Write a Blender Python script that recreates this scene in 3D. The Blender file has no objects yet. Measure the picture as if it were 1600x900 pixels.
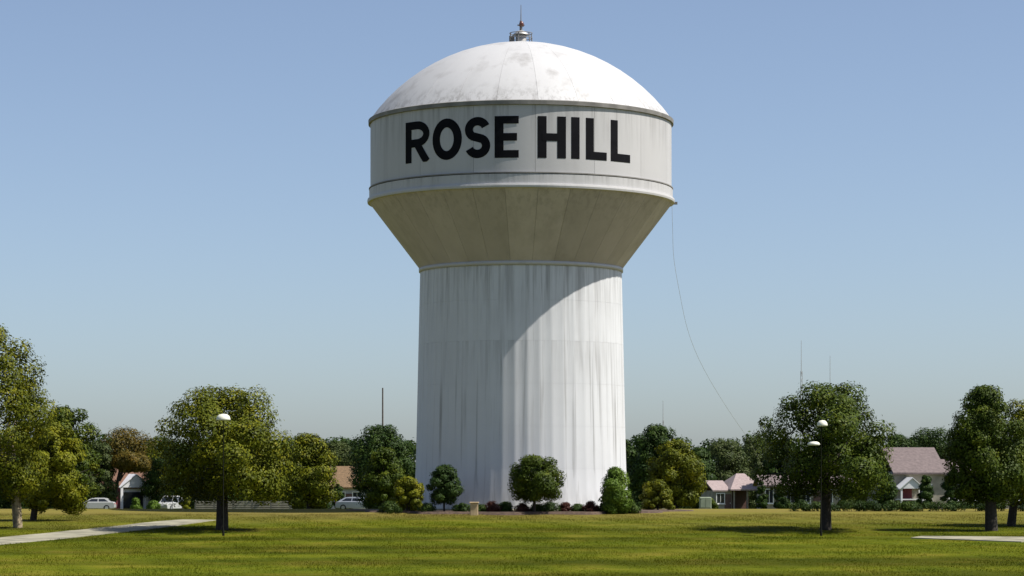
import bpy, bmesh, math, random
import numpy as np
from mathutils import Vector, Matrix

# ------------------------------------------------------------------ camera, sky, sun
S = bpy.context.scene
COL = S.collection
R = math.radians
F = 3970.0            # focal length in photo pixels (photo is 1600 wide)
EYE = 2.2
HOR = 735.5           # horizon row in the photo

cam_d = bpy.data.cameras.new('camera')
cam_d.sensor_width = 36.0
cam_d.lens = 36.0 * F / 1600.0
cam_d.shift_y = (HOR - 450.0) / 1600.0
cam_d.clip_start = 0.5
cam_d.clip_end = 20000
cam = bpy.data.objects.new('camera', cam_d)
COL.objects.link(cam)
cam.location = (0, 0, EYE)
cam.rotation_euler = (R(90), 0, 0)
S.camera = cam

SUN_EL = 55.0
SUN_DIR = Vector((math.sin(R(79)) * math.cos(R(SUN_EL)), -math.cos(R(79)) * math.cos(R(SUN_EL)), math.sin(R(SUN_EL))))
w = bpy.data.worlds.new('World')
S.world = w
w.use_nodes = True
wn = w.node_tree.nodes
wl = w.node_tree.links
wn.clear()
sky = wn.new('ShaderNodeTexSky')
sky.sky_type = 'NISHITA'
sky.sun_disc = False
sky.sun_elevation = R(SUN_EL)
sky.sun_rotation = math.atan2(SUN_DIR.x, SUN_DIR.y)
sky.air_density = 0.76
sky.dust_density = 0.95
sky.ozone_density = 3.3
sky.altitude = 50
bg = wn.new('ShaderNodeBackground')
bg.inputs['Strength'].default_value = 0.088
wo = wn.new('ShaderNodeOutputWorld')
hz_ = wn.new('ShaderNodeHueSaturation')          # hazy summer air: the whole sky a little paler and greyer
hz_.inputs['Saturation'].default_value = 0.84
ti_ = wn.new('ShaderNodeMix')
ti_.data_type = 'RGBA'
ti_.blend_type = 'MULTIPLY'
ti_.inputs[0].default_value = 1.0
ti_.inputs[7].default_value = (1.0, 1.018, 1.05, 1)
wl.new(sky.outputs[0], hz_.inputs['Color'])
wl.new(hz_.outputs[0], ti_.inputs[6])
wl.new(ti_.outputs[2], bg.inputs['Color'])
wl.new(bg.outputs[0], wo.inputs['Surface'])

sun_d = bpy.data.lights.new('sun', 'SUN')
sun_d.energy = 5.0
sun_d.angle = R(0.53)
sun_d.color = (1.0, 0.955, 0.88)
sun = bpy.data.objects.new('sun', sun_d)
COL.objects.link(sun)
sun.rotation_euler = (-SUN_DIR).to_track_quat('-Z', 'Y').to_euler()
sun.location = (60, 20, 90)

S.view_settings.view_transform = 'Standard'
S.view_settings.look = 'None'
S.view_settings.exposure = 0.48
S.view_settings.gamma = 1.0


# ------------------------------------------------------------------ helpers
def WX(px, d): return (px - 800.0) * d / F
def WZ(py, d): return EYE - (py - HOR) * d / F

def gz(d):
    """ground height at depth d: the lawn climbs gently to a crest at the tower, then falls away"""
    if d <= 134: return -0.02 * (138 - d)
    if d < 150:
        t = d - 134
        return -0.08 + 0.02 * t - 0.0365 / 32 * t * t
    return -0.052 - 0.0165 * (min(d, 460) - 150)

def CV(x, d):
    """a point laid out on level ground, carried along its line of sight onto the sloping lawn"""
    d2 = 4.96 / (2.2 / d + 0.02)
    return (x * d2 / d, d2)

def tag(o, label, cat, group=None):
    o['label'] = label
    o['category'] = cat
    if group: o['group'] = group
    return o

def empty(name, loc=(0, 0, 0), rz=0.0):
    o = bpy.data.objects.new(name, None)
    o.empty_display_size = 0.3
    COL.objects.link(o)
    o.location = loc
    o.rotation_euler = (0, 0, rz)
    return o

def link(name, me, mat=None, parent=None, loc=None, rz=None):
    o = bpy.data.objects.new(name, me)
    COL.objects.link(o)
    if mat is not None and len(me.materials) == 0: me.materials.append(mat)
    if parent is not None: o.parent = parent
    if loc is not None: o.location = loc
    if rz is not None: o.rotation_euler = (0, 0, rz)
    return o

class MB:
    """collects shapes into one mesh"""
    def __init__(s): s.v, s.f, s.sm = [], [], []
    def add(s, vs, fs, smooth=False):
        b = len(s.v)
        s.v += [tuple(p) for p in vs]
        s.f += [tuple(i + b for i in f) for f in fs]
        s.sm += [smooth] * len(fs)
        return s
    def box(s, x0, x1, y0, y1, z0, z1, bev=0.0):
        if bev > 0:
            bm = bmesh.new()
            bmesh.ops.create_cube(bm, size=1.0)
            for v in bm.verts:
                v.co = Vector(((x0 + x1) / 2 + v.co.x * (x1 - x0), (y0 + y1) / 2 + v.co.y * (y1 - y0), (z0 + z1) / 2 + v.co.z * (z1 - z0)))
            bmesh.ops.bevel(bm, geom=bm.edges[:] , offset=bev, segments=1, affect='EDGES')
            bm.verts.ensure_lookup_table()
            s.add([v.co for v in bm.verts], [[v.index for v in f.verts] for f in bm.faces])
            bm.free()
            return s
        return s.add([(x0, y0, z0), (x1, y0, z0), (x1, y1, z0), (x0, y1, z0), (x0, y0, z1), (x1, y0, z1), (x1, y1, z1), (x0, y1, z1)],
                     [(0, 3, 2, 1), (4, 5, 6, 7), (0, 1, 5, 4), (1, 2, 6, 5), (2, 3, 7, 6), (3, 0, 4, 7)])
    def tube(s, pts, rads, n=8, caps=True):
        pts = [Vector(p) for p in pts]
        vs, fs = [], []
        ref = None
        for i, p in enumerate(pts):
            d = (pts[min(i + 1, len(pts) - 1)] - pts[max(i - 1, 0)]).normalized()
            if ref is None: ref = Vector((1, 0, 0)) if abs(d.x) < 0.9 else Vector((0, 1, 0))
            u = (ref - d * ref.dot(d)).normalized()
            ref = u
            q = d.cross(u)
            for k in range(n):
                a = 2 * math.pi * k / n
                vs.append(p + (u * math.cos(a) + q * math.sin(a)) * rads[i])
        for i in range(len(pts) - 1):
            for k in range(n):
                fs.append((i * n + k, i * n + (k + 1) % n, (i + 1) * n + (k + 1) % n, (i + 1) * n + k))
        s.add(vs, fs, True)
        if caps:
            s.add(vs[:n], [tuple(range(n))[::-1]])
            s.add(vs[-n:], [tuple(range(n))])
        return s
    def revolve(s, prof, n=96, smooth=True, a0=0.0, a1=2 * math.pi):
        full = abs(a1 - a0 - 2 * math.pi) < 1e-6
        m = n if full else n + 1
        vs, fs = [], []
        for (r, z) in prof:
            for k in range(m):
                a = a0 + (a1 - a0) * k / n
                vs.append((r * math.cos(a), r * math.sin(a), z))
        for i in range(len(prof) - 1):
            for k in range(n):
                k2 = (k + 1) % m
                fs.append((i * m + k, i * m + k2, (i + 1) * m + k2, (i + 1) * m + k))
        return s.add(vs, fs, smooth)
    def mesh(s, name='mesh'):
        me = bpy.data.meshes.new(name)
        me.from_pydata(s.v, [], s.f)
        me.polygons.foreach_set('use_smooth', s.sm)
        me.update()
        return me
    def build(s, name, mat, parent=None, loc=None, rz=None):
        return link(name, s.mesh(name), mat, parent, loc, rz)

# ------------------------------------------------------------------ materials
def new_mat(name):
    m = bpy.data.materials.new(name)
    m.use_nodes = True
    nt = m.node_tree
    return m, nt, nt.nodes['Principled BSDF']

def N(nt, typ, **kw):
    n = nt.nodes.new(typ)
    for k, v in kw.items():
        if k in n.inputs: n.inputs[k].default_value = v
        else: setattr(n, k, v)
    return n

def ramp(nt, stops):
    n = nt.nodes.new('ShaderNodeValToRGB')
    e = n.color_ramp.elements
    while len(e) < len(stops): e.new(0.5)
    for i, (p, c) in enumerate(stops):
        e[i].position = p
        e[i].color = (c[0], c[1], c[2], 1) if not isinstance(c, (int, float)) else (c, c, c, 1)
    return n

def plain(name, col, rough=0.6, noise=0.15, scale=3.0, metal=0.0, bump=0.0):
    m, nt, p = new_mat(name)
    tc = N(nt, 'ShaderNodeTexCoord')
    nz = N(nt, 'ShaderNodeTexNoise', Scale=scale, Detail=5.0)
    nt.links.new(tc.outputs['Object'], nz.inputs['Vector'])
    a = [c * (1 - noise) for c in col]
    b = [min(1, c * (1 + noise)) for c in col]
    rp = ramp(nt, [(0.3, a), (0.7, b)])
    nt.links.new(nz.outputs['Fac'], rp.inputs[0])
    nt.links.new(rp.outputs[0], p.inputs['Base Color'])
    p.inputs['Roughness'].default_value = rough
    p.inputs['Metallic'].default_value = metal
    if bump:
        bp = N(nt, 'ShaderNodeBump', Strength=bump, Distance=0.02)
        nt.links.new(nz.outputs['Fac'], bp.inputs['Height'])
        nt.links.new(bp.outputs[0], p.inputs['Normal'])
    return m

def mixc(nt, fac, a, b):
    n = nt.nodes.new('ShaderNodeMix')
    n.data_type = 'RGBA'
    for sock, val in ((n.inputs[0], fac), (n.inputs[6], a), (n.inputs[7], b)):
        if hasattr(val, 'is_linked') or isinstance(val, bpy.types.NodeSocket): nt.links.new(val, sock)
        elif isinstance(val, (int, float)): sock.default_value = val
        else: sock.default_value = (val[0], val[1], val[2], 1)
    return n.outputs[2]

def tower_paint(name, base, stain, streak_lo, streak_hi, streak_amt, patch_amt=0.25, zsq=0.06, sc=2.2, per_obj=0.0, bands=()):
    """weathered white paint: long vertical run-off streaks and soft dirty patches. Uses generated-free world-like coords"""
    m, nt, p = new_mat(name)
    geo = N(nt, 'ShaderNodeNewGeometry')
    mp = N(nt, 'ShaderNodeMapping')
    mp.inputs['Scale'].default_value = (sc, sc, zsq)
    nt.links.new(geo.outputs['Position'], mp.inputs['Vector'])
    n1 = N(nt, 'ShaderNodeTexNoise', Scale=1.0, Detail=4.0, Roughness=0.6)
    nt.links.new(mp.outputs[0], n1.inputs['Vector'])
    r1 = ramp(nt, [(streak_lo, 0.0), (streak_hi, 1.0)])
    nt.links.new(n1.outputs['Fac'], r1.inputs[0])
    n2 = N(nt, 'ShaderNodeTexNoise', Scale=0.35, Detail=6.0, Roughness=0.65)
    nt.links.new(geo.outputs['Position'], n2.inputs['Vector'])
    r2 = ramp(nt, [(0.45, 0.0), (0.75, 1.0)])
    nt.links.new(n2.outputs['Fac'], r2.inputs[0])
    # streaks break up along their length
    mu = N(nt, 'ShaderNodeMath', operation='MULTIPLY')
    n3 = N(nt, 'ShaderNodeTexNoise', Scale=0.22, Detail=2.0)
    nt.links.new(geo.outputs['Position'], n3.inputs['Vector'])
    r3 = ramp(nt, [(0.35, 0.25), (0.6, 1.0)])
    nt.links.new(n3.outputs['Fac'], r3.inputs[0])
    nt.links.new(r1.outputs[0], mu.inputs[0])
    nt.links.new(r3.outputs[0], mu.inputs[1])
    m1 = N(nt, 'ShaderNodeMath', operation='MULTIPLY')
    nt.links.new(mu.outputs[0], m1.inputs[0])
    m1.inputs[1].default_value = streak_amt
    m2 = N(nt, 'ShaderNodeMath', operation='MULTIPLY')
    nt.links.new(r2.outputs[0], m2.inputs[0])
    m2.inputs[1].default_value = patch_amt
    c1 = mixc(nt, m2.outputs[0], base, [b * 0.55 + s * 0.45 for b, s in zip(base, stain)])
    if per_obj:
        oi = N(nt, 'ShaderNodeObjectInfo')
        rr = ramp(nt, [(0.0, 1.0 - per_obj), (1.0, 1.0 + per_obj * 0.35)])
        nt.links.new(oi.outputs['Random'], rr.inputs[0])
        mm = nt.nodes.new('ShaderNodeMix')
        mm.data_type = 'RGBA'
        mm.blend_type = 'MULTIPLY'
        mm.inputs[0].default_value = 1.0
        nt.links.new(c1, mm.inputs[6])
        nt.links.new(rr.outputs[0], mm.inputs[7])
        c1 = mm.outputs[2]
    c2 = mixc(nt, m1.outputs[0], c1, stain)
    if bands:
        sz = N(nt, 'ShaderNodeSeparateXYZ')
        nt.links.new(geo.outputs['Position'], sz.inputs[0])
        mpb = N(nt, 'ShaderNodeMapping')
        mpb.inputs['Scale'].default_value = (3.4, 3.4, 0.16)
        nt.links.new(geo.outputs['Position'], mpb.inputs['Vector'])
        nbb = N(nt, 'ShaderNodeTexNoise', Scale=1.0, Detail=3.0, Roughness=0.7)
        nt.links.new(mpb.outputs[0], nbb.inputs['Vector'])
        rbb = ramp(nt, [(0.46, 0.0), (0.66, 1.0)])
        nt.links.new(nbb.outputs['Fac'], rbb.inputs[0])
        for (za, zb_, amt) in bands:                 # runs that start at a joint (za) and thin out towards zb_
            rg = N(nt, 'ShaderNodeMapRange')
            rg.inputs[1].default_value = zb_
            rg.inputs[2].default_value = za
            rg.inputs[3].default_value = 0.0
            rg.inputs[4].default_value = 1.0
            nt.links.new(sz.outputs['Z'], rg.inputs[0])
            cut = N(nt, 'ShaderNodeMath', operation='LESS_THAN' if za > zb_ else 'GREATER_THAN')
            nt.links.new(sz.outputs['Z'], cut.inputs[0])
            cut.inputs[1].default_value = za + (0.01 if za > zb_ else -0.01)
            f1 = N(nt, 'ShaderNodeMath', operation='MULTIPLY')
            nt.links.new(rg.outputs[0], f1.inputs[0])
            nt.links.new(rbb.outputs[0], f1.inputs[1])
            f2 = N(nt, 'ShaderNodeMath', operation='MULTIPLY')
            nt.links.new(f1.outputs[0], f2.inputs[0])
            nt.links.new(cut.outputs[0], f2.inputs[1])
            f3 = N(nt, 'ShaderNodeMath', operation='MULTIPLY')
            nt.links.new(f2.outputs[0], f3.inputs[0])
            f3.inputs[1].default_value = amt
            c2 = mixc(nt, f3.outputs[0], c2, [x * 0.8 for x in stain])
    nt.links.new(c2, p.inputs['Base Color'])
    p.inputs['Roughness'].default_value = 0.55
    p.inputs['Specular IOR Level'].default_value = 0.3
    bp = N(nt, 'ShaderNodeBump', Strength=0.15, Distance=0.02)
    nt.links.new(n2.outputs['Fac'], bp.inputs['Height'])
    nt.links.new(bp.outputs[0], p.inputs['Normal'])
    return m

def leaf_mat(name, dark, light, warm, transl=0.14):
    m, nt, p = new_mat(name)
    geo = N(nt, 'ShaderNodeNewGeometry')
    rp = ramp(nt, [(0.0, dark), (0.55, light), (1.0, warm)])
    nz = N(nt, 'ShaderNodeTexNoise', Scale=1.25, Detail=3.0)
    nt.links.new(geo.outputs['Position'], nz.inputs['Vector'])
    mr = N(nt, 'ShaderNodeMapRange')
    mr.inputs[1].default_value = 0.3
    mr.inputs[2].default_value = 0.7
    nt.links.new(nz.outputs['Fac'], mr.inputs[0])
    ad = N(nt, 'ShaderNodeMath', operation='MULTIPLY_ADD')
    nt.links.new(geo.outputs['Random Per Island'], ad.inputs[0])
    ad.inputs[1].default_value = 0.38
    m5 = N(nt, 'ShaderNodeMath', operation='MULTIPLY')
    nt.links.new(mr.outputs[0], m5.inputs[0])
    m5.inputs[1].default_value = 0.62
    nt.links.new(m5.outputs[0], ad.inputs[2])
    nt.links.new(ad.outputs[0], rp.inputs[0])
    nt.links.new(rp.outputs[0], p.inputs['Base Color'])
    p.inputs['Roughness'].default_value = 0.55
    p.inputs['Specular IOR Level'].default_value = 0.12
    tr = N(nt, 'ShaderNodeBsdfTranslucent')
    nt.links.new(rp.outputs[0], tr.inputs['Color'])
    mx = N(nt, 'ShaderNodeMixShader')
    mx.inputs[0].default_value = transl
    nt.links.new(p.outputs[0], mx.inputs[1])
    nt.links.new(tr.outputs[0], mx.inputs[2])
    nt.links.new(mx.outputs[0], nt.nodes['Material Output'].inputs['Surface'])
    return m

M = {}
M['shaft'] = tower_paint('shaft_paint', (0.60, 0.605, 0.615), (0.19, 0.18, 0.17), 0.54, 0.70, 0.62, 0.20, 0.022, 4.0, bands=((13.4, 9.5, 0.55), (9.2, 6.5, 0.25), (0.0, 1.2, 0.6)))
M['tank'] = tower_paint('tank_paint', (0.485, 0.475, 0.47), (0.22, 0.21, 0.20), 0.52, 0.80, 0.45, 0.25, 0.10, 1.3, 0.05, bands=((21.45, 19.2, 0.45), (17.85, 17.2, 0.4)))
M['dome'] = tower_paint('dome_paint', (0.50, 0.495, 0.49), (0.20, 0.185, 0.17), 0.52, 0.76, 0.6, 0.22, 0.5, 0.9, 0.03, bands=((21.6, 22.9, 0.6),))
M['cone'] = tower_paint('cone_paint', (0.50, 0.45, 0.43), (0.25, 0.22, 0.20), 0.40, 0.80, 0.6, 0.3, 0.12, 1.1, 0.2, bands=((17.1, 14.5, 0.4),))  # tan base holds dirt and also paints in warm light bounced off the ground
M['steel'] = plain('dark_steel', (0.16, 0.15, 0.14), 0.6, 0.25, 2.0)
M['rim'] = plain('rim_grime', (0.19, 0.18, 0.165), 0.7, 0.3, 1.2)
M['letter'] = plain('black_letter_paint', (0.008, 0.008, 0.010), 0.95, 0.2, 2.0)
M['letter'].node_tree.nodes['Principled BSDF'].inputs['Specular IOR Level'].default_value = 0.1
M['galv'] = plain('galvanised', (0.42, 0.41, 0.39), 0.5, 0.2, 4.0, 0.3)
M['beacon'] = plain('red_glass', (0.13, 0.05, 0.04), 0.25, 0.1)
M['bark'] = plain('bark', (0.030, 0.024, 0.018), 0.95, 0.45, 9.0, 0, 0.8)
M['bark_pale'] = plain('pale_bark', (0.24, 0.19, 0.12), 0.9, 0.45, 6.0, 0, 0.8)
M['pole'] = plain('dark_pole', (0.012, 0.013, 0.010), 1.0, 0.2)
M['pole'].node_tree.nodes['Principled BSDF'].inputs['Specular IOR Level'].default_value = 0.0
M['lampwhite'] = plain('white_lamp_shell', (0.72, 0.70, 0.58), 0.5, 0.04)
M['wood'] = plain('weathered_pole_wood', (0.11, 0.09, 0.075), 0.9, 0.3, 4.0)
M['concrete'] = plain('concrete', (0.25, 0.232, 0.165), 0.9, 0.4, 1.1, 0, 0.3)
M['white_wall'] = plain('white_siding', (0.70, 0.69, 0.69), 0.7, 0.06, 2.0)
M['cream_wall'] = plain('cream_wall', (0.27, 0.245, 0.195), 0.8, 0.25, 1.5)
M['grey_wall'] = plain('grey_wall', (0.36, 0.36, 0.38), 0.8, 0.12, 1.5)
M['maroon_wall'] = plain('maroon_wall', (0.16, 0.035, 0.04), 0.8, 0.2, 1.5)
M['roof_red'] = plain('russet_shingles', (0.14, 0.072, 0.045), 0.9, 0.3, 5.0, 0, 0.5)
M['roof_orange'] = plain('orange_shingles', (0.16, 0.10, 0.05), 0.9, 0.3, 5.0, 0, 0.5)
M['roof_pink'] = plain('pinkish_shingles', (0.30, 0.235, 0.225), 0.9, 0.18, 4.0, 0, 0.5)
M['roof_mauve'] = plain('mauve_shingles', (0.145, 0.112, 0.108), 0.9, 0.22, 4.0, 0, 0.5)
M['trim'] = plain('trim_white', (0.74, 0.73, 0.70), 0.6, 0.05)
M['glass'] = plain('window_glass', (0.02, 0.024, 0.03), 0.08, 0.1)
M['door'] = plain('door_paint', (0.10, 0.05, 0.04), 0.6, 0.2)
M['car_white'] = plain('white_car_paint', (0.42, 0.42, 0.41), 0.28, 0.03)
M['car_silver'] = plain('silver_car_paint', (0.46, 0.48, 0.51), 0.3, 0.04, 3, 0.4)
M['tyre'] = plain('tyre_rubber', (0.02, 0.02, 0.02), 0.9, 0.2)
M['hub'] = plain('wheel_metal', (0.5, 0.5, 0.5), 0.35, 0.1, 3, 0.7)
M['tan_post'] = plain('tan_post', (0.48, 0.36, 0.21), 0.8, 0.2)
M['utility'] = plain('pale_green_cabinet', (0.30, 0.34, 0.24), 0.6, 0.1)
M['tail'] = plain('tail_lamp', (0.3, 0.02, 0.02), 0.3, 0.1)
M['mulch'] = plain('mulch', (0.07, 0.045, 0.03), 0.95, 0.4, 6.0, 0, 0.6)
M['fence'] = plain('fence_board', (0.26, 0.24, 0.18), 0.85, 0.25, 2.0)

M['leaf_olive'] = leaf_mat('leaf_olive', (0.030, 0.043, 0.003), (0.094, 0.108, 0.005), (0.215, 0.195, 0.008))
M['leaf_yellow'] = leaf_mat('leaf_yellow', (0.060, 0.076, 0.004), (0.145, 0.155, 0.007), (0.240, 0.215, 0.010))
M['leaf_mid'] = leaf_mat('leaf_mid', (0.016, 0.032, 0.004), (0.052, 0.078, 0.006), (0.125, 0.140, 0.010))
M['leaf_dark'] = leaf_mat('leaf_dark', (0.012, 0.028, 0.006), (0.032, 0.060, 0.010), (0.070, 0.100, 0.014))
M['leaf_far'] = leaf_mat('leaf_far', (0.026, 0.040, 0.013), (0.056, 0.076, 0.020), (0.092, 0.104, 0.030))
M['leaf_rust'] = leaf_mat('leaf_rust', (0.040, 0.038, 0.008), (0.095, 0.072, 0.010), (0.170, 0.095, 0.012))
M['leaf_maroon'] = leaf_mat('leaf_maroon', (0.030, 0.012, 0.010), (0.065, 0.022, 0.016), (0.11, 0.04, 0.022))
M['leaf_bright'] = leaf_mat('leaf_bright', (0.045, 0.085, 0.010), (0.090, 0.150, 0.016), (0.135, 0.190, 0.022))

# lawn colour shared by the ground sheet and the blades: mowing bands, dry patches, a dry strip before the tower
def lawn_colour(nt, gain=1.0):
    geo = N(nt, 'ShaderNodeNewGeometry')
    sx = N(nt, 'ShaderNodeSeparateXYZ')
    nt.links.new(geo.outputs['Position'], sx.inputs[0])
    n1 = N(nt, 'ShaderNodeTexNoise', Scale=0.30, Detail=7.0, Roughness=0.62)
    nt.links.new(geo.outputs['Position'], n1.inputs['Vector'])
    g_ = lambda c: [x * gain for x in c]
    rp1 = ramp(nt, [(0.34, g_((0.054, 0.070, 0.004))), (0.52, g_((0.085, 0.095, 0.006))), (0.72, g_((0.140, 0.124, 0.016)))])
    nt.links.new(n1.outputs['Fac'], rp1.inputs[0])
    mp = N(nt, 'ShaderNodeMapping')
    mp.inputs['Scale'].default_value = (0.020, 0.22, 0.0)
    mp.inputs['Rotation'].default_value = (0, 0, 0.05)
    nt.links.new(geo.outputs['Position'], mp.inputs['Vector'])
    nb = N(nt, 'ShaderNodeTexNoise', Scale=1.0, Detail=2.0)
    nt.links.new(mp.outputs[0], nb.inputs['Vector'])
    rb = ramp(nt, [(0.36, 0.62), (0.62, 1.20)])
    nt.links.new(nb.outputs['Fac'], rb.inputs[0])
    mm = nt.nodes.new('ShaderNodeMix')
    mm.data_type = 'RGBA'
    mm.blend_type = 'MULTIPLY'
    mm.inputs[0].default_value = 1.0
    nt.links.new(rp1.outputs[0], mm.inputs[6])
    nt.links.new(rb.outputs[0], mm.inputs[7])
    n2 = N(nt, 'ShaderNodeTexNoise', Scale=0.07, Detail=4.0)
    nt.links.new(geo.outputs['Position'], n2.inputs['Vector'])
    ad = N(nt, 'ShaderNodeMath', operation='MULTIPLY_ADD')
    nt.links.new(n2.outputs['Fac'], ad.inputs[0])
    ad.inputs[1].default_value = 34.0
    nt.links.new(sx.outputs['Y'], ad.inputs[2])
    mr = N(nt, 'ShaderNodeMapRange')
    mr.inputs[1].default_value = 134.0
    mr.inputs[2].default_value = 156.0
    nt.links.new(ad.outputs[0], mr.inputs[0])
    mr2 = N(nt, 'ShaderNodeMapRange')
    mr2.inputs[1].default_value = 190.0
    mr2.inputs[2].default_value = 162.0
    nt.links.new(ad.outputs[0], mr2.inputs[0])
    mulf = N(nt, 'ShaderNodeMath', operation='MULTIPLY')
    nt.links.new(mr.outputs[0], mulf.inputs[0])
    nt.links.new(mr2.outputs[0], mulf.inputs[1])
    mul2 = N(nt, 'ShaderNodeMath', operation='MULTIPLY')
    nt.links.new(mulf.outputs[0], mul2.inputs[0])
    mul2.inputs[1].default_value = 0.75
    return geo, mixc(nt, mul2.outputs[0], mm.outputs[2], g_((0.19, 0.152, 0.042)))

gm, nt, p = new_mat('lawn')
geo, c = lawn_colour(nt)
nt.links.new(c, p.inputs['Base Color'])
p.inputs['Roughness'].default_value = 1.0
p.inputs['Specular IOR Level'].default_value = 0.03
bp = N(nt, 'ShaderNodeBump', Strength=0.6, Distance=0.05)
n4 = N(nt, 'ShaderNodeTexNoise', Scale=9.0, Detail=4.0)
nt.links.new(geo.outputs['Position'], n4.inputs['Vector'])
nt.links.new(n4.outputs['Fac'], bp.inputs['Height'])
nt.links.new(bp.outputs[0], p.inputs['Normal'])
bm_, nt, p = new_mat('grass_blade')
geo, c = lawn_colour(nt, 1.30)
hs = N(nt, 'ShaderNodeHueSaturation')
rv = ramp(nt, [(0.0, 0.72), (1.0, 1.28)])
nt.links.new(geo.outputs['Random Per Island'], rv.inputs[0])
nt.links.new(rv.outputs[0], hs.inputs['Value'])
nt.links.new(c, hs.inputs['Color'])
nt.links.new(hs.outputs[0], p.inputs['Base Color'])
p.inputs['Roughness'].default_value = 0.9
p.inputs['Specular IOR Level'].default_value = 0.03
tr = N(nt, 'ShaderNodeBsdfTranslucent')
nt.links.new(hs.outputs[0], tr.inputs['Color'])
mx = N(nt, 'ShaderNodeMixShader')
mx.inputs[0].default_value = 0.4
nt.links.new(p.outputs[0], mx.inputs[1])
nt.links.new(tr.outputs[0], mx.inputs[2])
nt.links.new(mx.outputs[0], nt.nodes['Material Output'].inputs['Surface'])
M['grass_blade'] = bm_
M['lawn'] = gm

# ------------------------------------------------------------------ ground and paths
ys = [-60, 0, 30, 50, 60, 70, 80, 90, 100, 110, 120, 130, 134, 136, 138, 140, 142, 144, 146, 148, 150, 170, 200, 240, 280, 320, 360, 400, 460, 600, 1000, 2000, 6000]
xs = [-6000, -1500, -400, -200, -120, -80, -50, -30, -15, 0, 15, 30, 50, 80, 120, 200, 400, 1500, 6000]
g = MB()
vs = [(x, y, gz(y)) for y in ys for x in xs]
nx = len(xs)
fs = [(j * nx + i, j * nx + i + 1, (j + 1) * nx + i + 1, (j + 1) * nx + i) for j in range(len(ys) - 1) for i in range(nx - 1)]
g.add(vs, fs, True)
ground = g.build('ground', M['lawn'])
ground['kind'] = 'structure'

def slab_path(name, centre, widths, slab=1.8):
    """concrete walk of single slabs with open joints, 5 cm proud of the lawn"""
    root = empty(name, (0, 0, 0))
    root['kind'] = 'structure'
    pts = [Vector((a, b, 0)) for a, b in centre]
    # resample
    seg = []
    for i in range(len(pts) - 1):
        n = max(1, int((pts[i + 1] - pts[i]).length / 0.3))
        for k in range(n):
            t = k / n
            seg.append((pts[i].lerp(pts[i + 1], t), widths[i] * (1 - t) + widths[i + 1] * t))
    seg.append((pts[-1], widths[-1]))
    acc, cur, L = 0.0, [], []
    for i, (p_, w_) in enumerate(seg):
        if cur: acc += (p_ - cur[-1][0]).length
        cur.append((p_, w_))
        if acc >= slab or i == len(seg) - 1:
            L.append(cur)
            cur = [(p_, w_)]
            acc = 0.0
    for c_ in L:
        if len(c_) < 2: continue
        a, wa = c_[0]
        b, wb = c_[-1]
        d = (b - a).normalized()
        n_ = Vector((-d.y, d.x, 0))
        a2, b2 = a + d * 0.008, b - d * 0.008
        q = [a2 + n_ * wa / 2, a2 - n_ * wa / 2, b2 - n_ * wb / 2, b2 + n_ * wb / 2]
        dz = random.uniform(-0.006, 0.006)
        m = MB()
        v = [(x.x, x.y, gz(x.y) - 0.08) for x in q] + [(x.x, x.y, gz(x.y) + 0.035 + dz) for x in q]
        m.add(v, [(3, 2, 1, 0), (4, 5, 6, 7), (0, 1, 5, 4), (1, 2, 6, 5), (2, 3, 7, 6), (3, 0, 4, 7)])
        m.build('slab', M['concrete'], root)
    return root

random.seed(5)
WALK = [CV(*q) for q in ((-19.5, 46), (-17.2, 66), (-15.6, 82), (-14.6, 97), (-14.2, 110), (-13.9, 113))]
slab_path('path', WALK, [3.0, 2.9, 2.8, 2.6, 2.3, 1.8])
DRIVE = [CV(*q) for q in ((13.3, 83.6), (14.4, 82.6), (16.6, 80.6), (20, 79), (26, 78.5), (34, 78.5))]
slab_path('driveway', DRIVE, [1.6, 2.8, 4.4, 5.4, 5.6, 5.6], 2.4)

# ------------------------------------------------------------------ water tower
TX, TY = WX(814, 142), 142.0
tower = tag(empty('water_tower', (TX, TY, 0)), 'tall white water tower with domed tank and fluted column, lettered ROSE HILL', 'water tower')

def plate_mesh(prof, da, gap, nseg, name):
    """one curved plate: outer skin with short returns at its edges; starts at angle 0"""
    m = MB()
    rmax = max(r for r, z in prof)
    ga = gap / rmax / 2
    m.revolve(prof, nseg, True, ga, da - ga)
    # returns
    for a in (ga, da - ga):
        vs, fs = [], []
        for (r, z) in prof:
            vs += [(r * math.cos(a), r * math.sin(a), z), ((r - 0.03) * math.cos(a), (r - 0.03) * math.sin(a), z)]
        for i in range(len(prof) - 1):
            fs.append((2 * i, 2 * i + 1, 2 * i + 3, 2 * i + 2))
        m.add(vs, fs)
    return m.mesh(name)

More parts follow.
